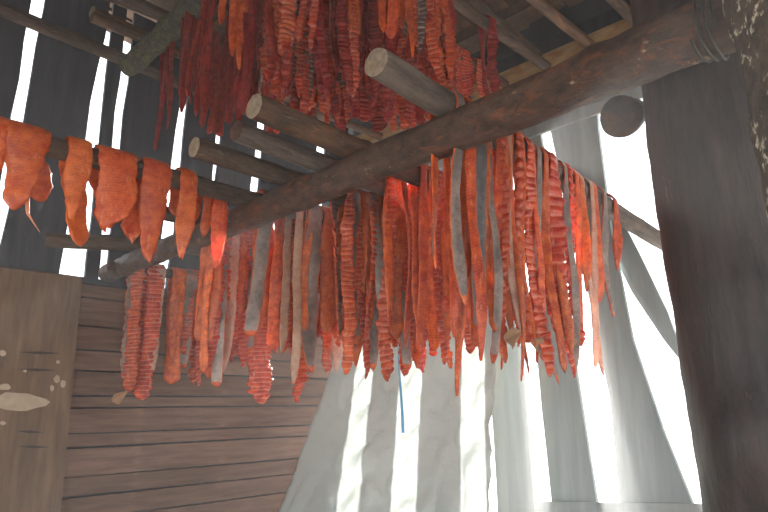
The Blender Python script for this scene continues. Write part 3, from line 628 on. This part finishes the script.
# -- thick pieces draped over the left pole
DRAPED = [
 (15, 210, 31, 'broad salmon piece with thin dangling thread, leftmost large one on the left pole', dict(tip=.05, rag=.04, neck=1.25, bottom_w=.72, L2=.20, lean_b=-.45), .45),
 (-10, 178, 16, 'small salmon piece cut off by the left picture edge', dict(tip=.04), .8),
 (71, 219, 22, 'rolled salmon piece, second large one on the left pole', dict(tip=.16, rag=.03, bottom_w=.8, L2=.34, lean_b=-.16), .8),
 (111, 228, 32, 'broad two-lobed salmon piece, third large one on the left pole', dict(tip=.05, rag=.13, neck=1.1, L2=.2), .55),
 (148, 260, 25, 'jagged pointed salmon piece, fourth large one on the left pole', dict(tip=.22, rag=.07, L2=.28, lean_b=.15), .75),
]
for i, (px, py, wp, lab, ex, bl) in enumerate(DRAPED):
    wm = px_to_m('E', px, py, wp) * 1.12
    rad = POLES['E'][2]
    o, L1, sa_, org = strip('E', px, py, wm, 's', M_FLESH['S'], 5000 + i, thick=.016, tw=-.45, tw_sd=0, name='salmon_piece', **ex)
    if i == 0:                                            # the thread of belly skin that dangles from its corner
        Mi = o.matrix_world.inverted(); f0 = o.matrix_world.translation; Yw = o.matrix_world.to_3x3() @ Vector((0, 1, 0))
        def at_pl(x, y): q = ray(x, y); return CAMP + q * ((f0 + Yw * .03 - CAMP).dot(Yw) / q.dot(Yw))
        pts = [at_pl(*q) for q in ((26, 186), (27, 200), (28, 214), (33, 222), (40, 232))]; TV = []; TF = []
        for j, p_ in enumerate(pts):
            rr_ = (.010, .009, .006, .003, .0012)[j]
            for b_ in range(6): TV.append(Mi @ (p_ + VH * rr_ * math.cos(b_ * math.pi / 3) + Yw * rr_ * .6 * math.sin(b_ * math.pi / 3)))
        for j in range(4):
            for b_ in range(6): TF.append((j * 6 + b_, j * 6 + (b_ + 1) % 6, j * 6 + 6 + (b_ + 1) % 6, j * 6 + 6 + b_))
        mesh_obj('dangling_thread', TV, TF, M_FLESH['S'], parent=o, smooth=True)
    tag(o, lab, 'salmon piece', 'salmon pieces on the left pole'); LOG.append(('E', px, py, 'D', round(L1, 2), round(uvz(org)[1], 2), round(wm, 3)))
for i, (pk, px, py, wp, lab) in enumerate([('E', 182, 256, 17, 'forked salmon piece just right of the fourth large piece'), ('E2', 204, 237, 8, 'short narrow salmon strip under the light brown pole'), ('E2', 214, 268, 14, 'long hanging salmon strip under the light brown pole, overlapping the beam')]):
    wm = px_to_m(pk, px, py, wp) * 1.1
    o, L1, sa_, org = strip(pk, px, py, wm, 's', M_FLESH['S'], 5100 + i, thick=.013, tip=.14 if i in (0, 2) else .04, tw=-.5, L2=.14, rag=.02, name='salmon_piece')
    tag(o, lab, 'salmon piece', 'salmon pieces on the left pole'); LOG.append((pk, px, py, 'd', round(L1, 2), round(uvz(org)[1], 2), round(wm, 3)))

# -- upper curtain; the pole is the one that gives a natural length
UPPER = [
 (157, 150, 4, 'd'), (165, 130, 4, 'd'), (181, 114, 8, 'd'), (189, 105, 5, 'd'), (196, 112, 5, 'd'), (204, 127, 6, 'd'), (211, 133, 6, 'd'), (220, 137, 8, 'd'), (228, 125, 6, 'd'), (238, 115, 6, 'd'),
 (231, 57, 7, 's'), (241, 70, 8, 's'), (252, 82, 7, 'd'), (246, 100, 6, 'd'), (268, 72, 15, 'l'), (282, 58, 17, 'o'), (291, 77, 10, 'g'), (298, 80, 10, 'l'), (311, 50, 8, 'l'), (322, 78, 23, 'l'), (339, 88, 11, 'g'),
 (346, 104, 14, 'l'), (272, 96, 11, 'd'), (286, 99, 11, 'd'), (305, 105, 11, 'g'), (318, 113, 13, 'l'), (331, 117, 9, 'd'), (343, 123, 13, 'l'), (353, 38, 11, 's'), (366, 102, 15, 'g'), (379, 35, 7, 's'), (391, 38, 10, 's'), (404, 35, 6, 's'), (409, 62, 7, 's'),
 (419, 56, 9, 'g'), (434, 81, 12, 'l'), (446, 86, 12, 'b'), (379, 85, 9, 's'), (360, 123, 13, 'l'), (382, 131, 14, 'd'), (397, 116, 14, 'o'), (412, 129, 13, 'l'), (431, 118, 12, 'l'), (423, 100, 10, 'd'),
 (456, 93, 11, 'l'), (466, 97, 15, 'l'), (481, 97, 13, 'l'), (495, 93, 10, 'd')]
labs = ord_labels([(e[0], e[3]) for e in UPPER], 'hanging in the upper rack')
def pick_pole(px, py, target, seed):
    best = None
    for k in range(len(UPU)):
        P0, P1, r = POLES['U%d' % k]; d = (P1 - P0).normalized(); Y = Vector((0, 0, 1)).cross(-Vector((d.x, d.y, 0)).normalized())
        q = ray(px, py); kk = (P0 + Y * .03 - CAMP).dot(Y) / q.dot(Y); f = CAMP + q * kk; L = P0.z - f.z; v = uvz(f)[1]
        if kk <= 0 or v < 1.08 or v > 3.45: continue
        c = abs(L - target)
        if best is None or c < best[0]: best = (c, 'U%d' % k, L)
    return best
for i, (px, py, wp, kd) in enumerate(UPPER):
    bp = pick_pole(px, py, .72 if px < 260 else (.36 if px > 450 else .78), i)
    if bp is None: continue
    pk = bp[1]; wm = px_to_m(pk, px, py, wp) * 1.12
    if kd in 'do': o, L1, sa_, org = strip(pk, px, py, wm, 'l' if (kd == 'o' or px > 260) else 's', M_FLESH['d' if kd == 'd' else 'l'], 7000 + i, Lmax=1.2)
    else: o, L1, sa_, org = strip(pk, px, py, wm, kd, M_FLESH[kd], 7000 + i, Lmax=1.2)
    tag(o, labs[i], 'salmon strip', 'salmon strips of the upper rack'); LOG.append((pk, px, py, kd, round(L1, 2), round(uvz(org)[1], 2), round(wm, 3)))
rng = random.Random(91); HID = []
for j in range(46):
    px = rng.uniform(262, 470) if j < 36 else rng.uniform(200, 262); py = rng.uniform(92, 138) if j < 36 else rng.uniform(100, 128)
    bp = pick_pole(px, py, rng.uniform(.8, 1.0), j)
    if bp is None: continue
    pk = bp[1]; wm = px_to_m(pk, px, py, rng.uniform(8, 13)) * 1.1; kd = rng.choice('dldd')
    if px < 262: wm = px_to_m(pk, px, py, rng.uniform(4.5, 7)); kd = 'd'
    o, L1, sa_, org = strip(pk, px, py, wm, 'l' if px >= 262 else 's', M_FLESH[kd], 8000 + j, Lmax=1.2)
    HID.append((o, px, kd))
for (o, _, _), lb_ in zip(HID, ord_labels([(h[1], h[2]) for h in HID], 'dimly behind the upper rack')): tag(o, lb_, 'salmon strip', 'half hidden strips of the upper rack')

# ---------------------------------------------------------------- smoke hanging in the shed
hm = bpy.data.materials.new('smoke'); hm.use_nodes = True; nt = hm.node_tree
for n_ in list(nt.nodes):
    if n_.type != 'OUTPUT_MATERIAL': nt.nodes.remove(n_)
vsn = N(nt, 'ShaderNodeVolumeScatter'); vsn.inputs['Color'].default_value = (.93, .97, 1, 1); vsn.inputs['Density'].default_value = HAZE_DENSITY; vsn.inputs['Anisotropy'].default_value = HAZE_G
nt.links.new(vsn.outputs[0], nt.nodes['Material Output'].inputs['Volume'])
c8 = [W(u, v, z) for z in (FLOOR + .01, 2.54) for (u, v) in ((U0, V0), (UW - .03, V0), (UW - .03, VW - .06), (U0, VW - .06))]
hz = mesh_obj('smoke_haze', c8, [(0, 1, 2, 3), (7, 6, 5, 4), (4, 5, 1, 0), (5, 6, 2, 1), (6, 7, 3, 2), (7, 4, 0, 3)], hm)
tag(hz, 'thin blue-grey smoke drifting through the shed in shafts of sun', 'smoke', kind='stuff')
hm2 = hm.copy(); hm2.name = 'thick_smoke'; hm2.node_tree.nodes['Volume Scatter'].inputs['Density'].default_value = LOW_SMOKE
c8 = [W(u, v, z) for z, v0, v1 in ((FLOOR + .02, 2.3, VW - .07), (.9, 3.0, VW - .07)) for (u, v) in ((.2, v0), (UW - .1, v0), (UW - .1, v1), (.2, v1))]
hz2 = mesh_obj('smoke_bank', c8, [(0, 1, 2, 3), (7, 6, 5, 4), (4, 5, 1, 0), (5, 6, 2, 1), (6, 7, 3, 2), (7, 4, 0, 3)], hm2)
tag(hz2, 'thicker pale smoke bank lying low along the sunlit wall', 'smoke', kind='stuff')
import os
if os.environ.get('DBG'):
    for l in LOG: print(l)
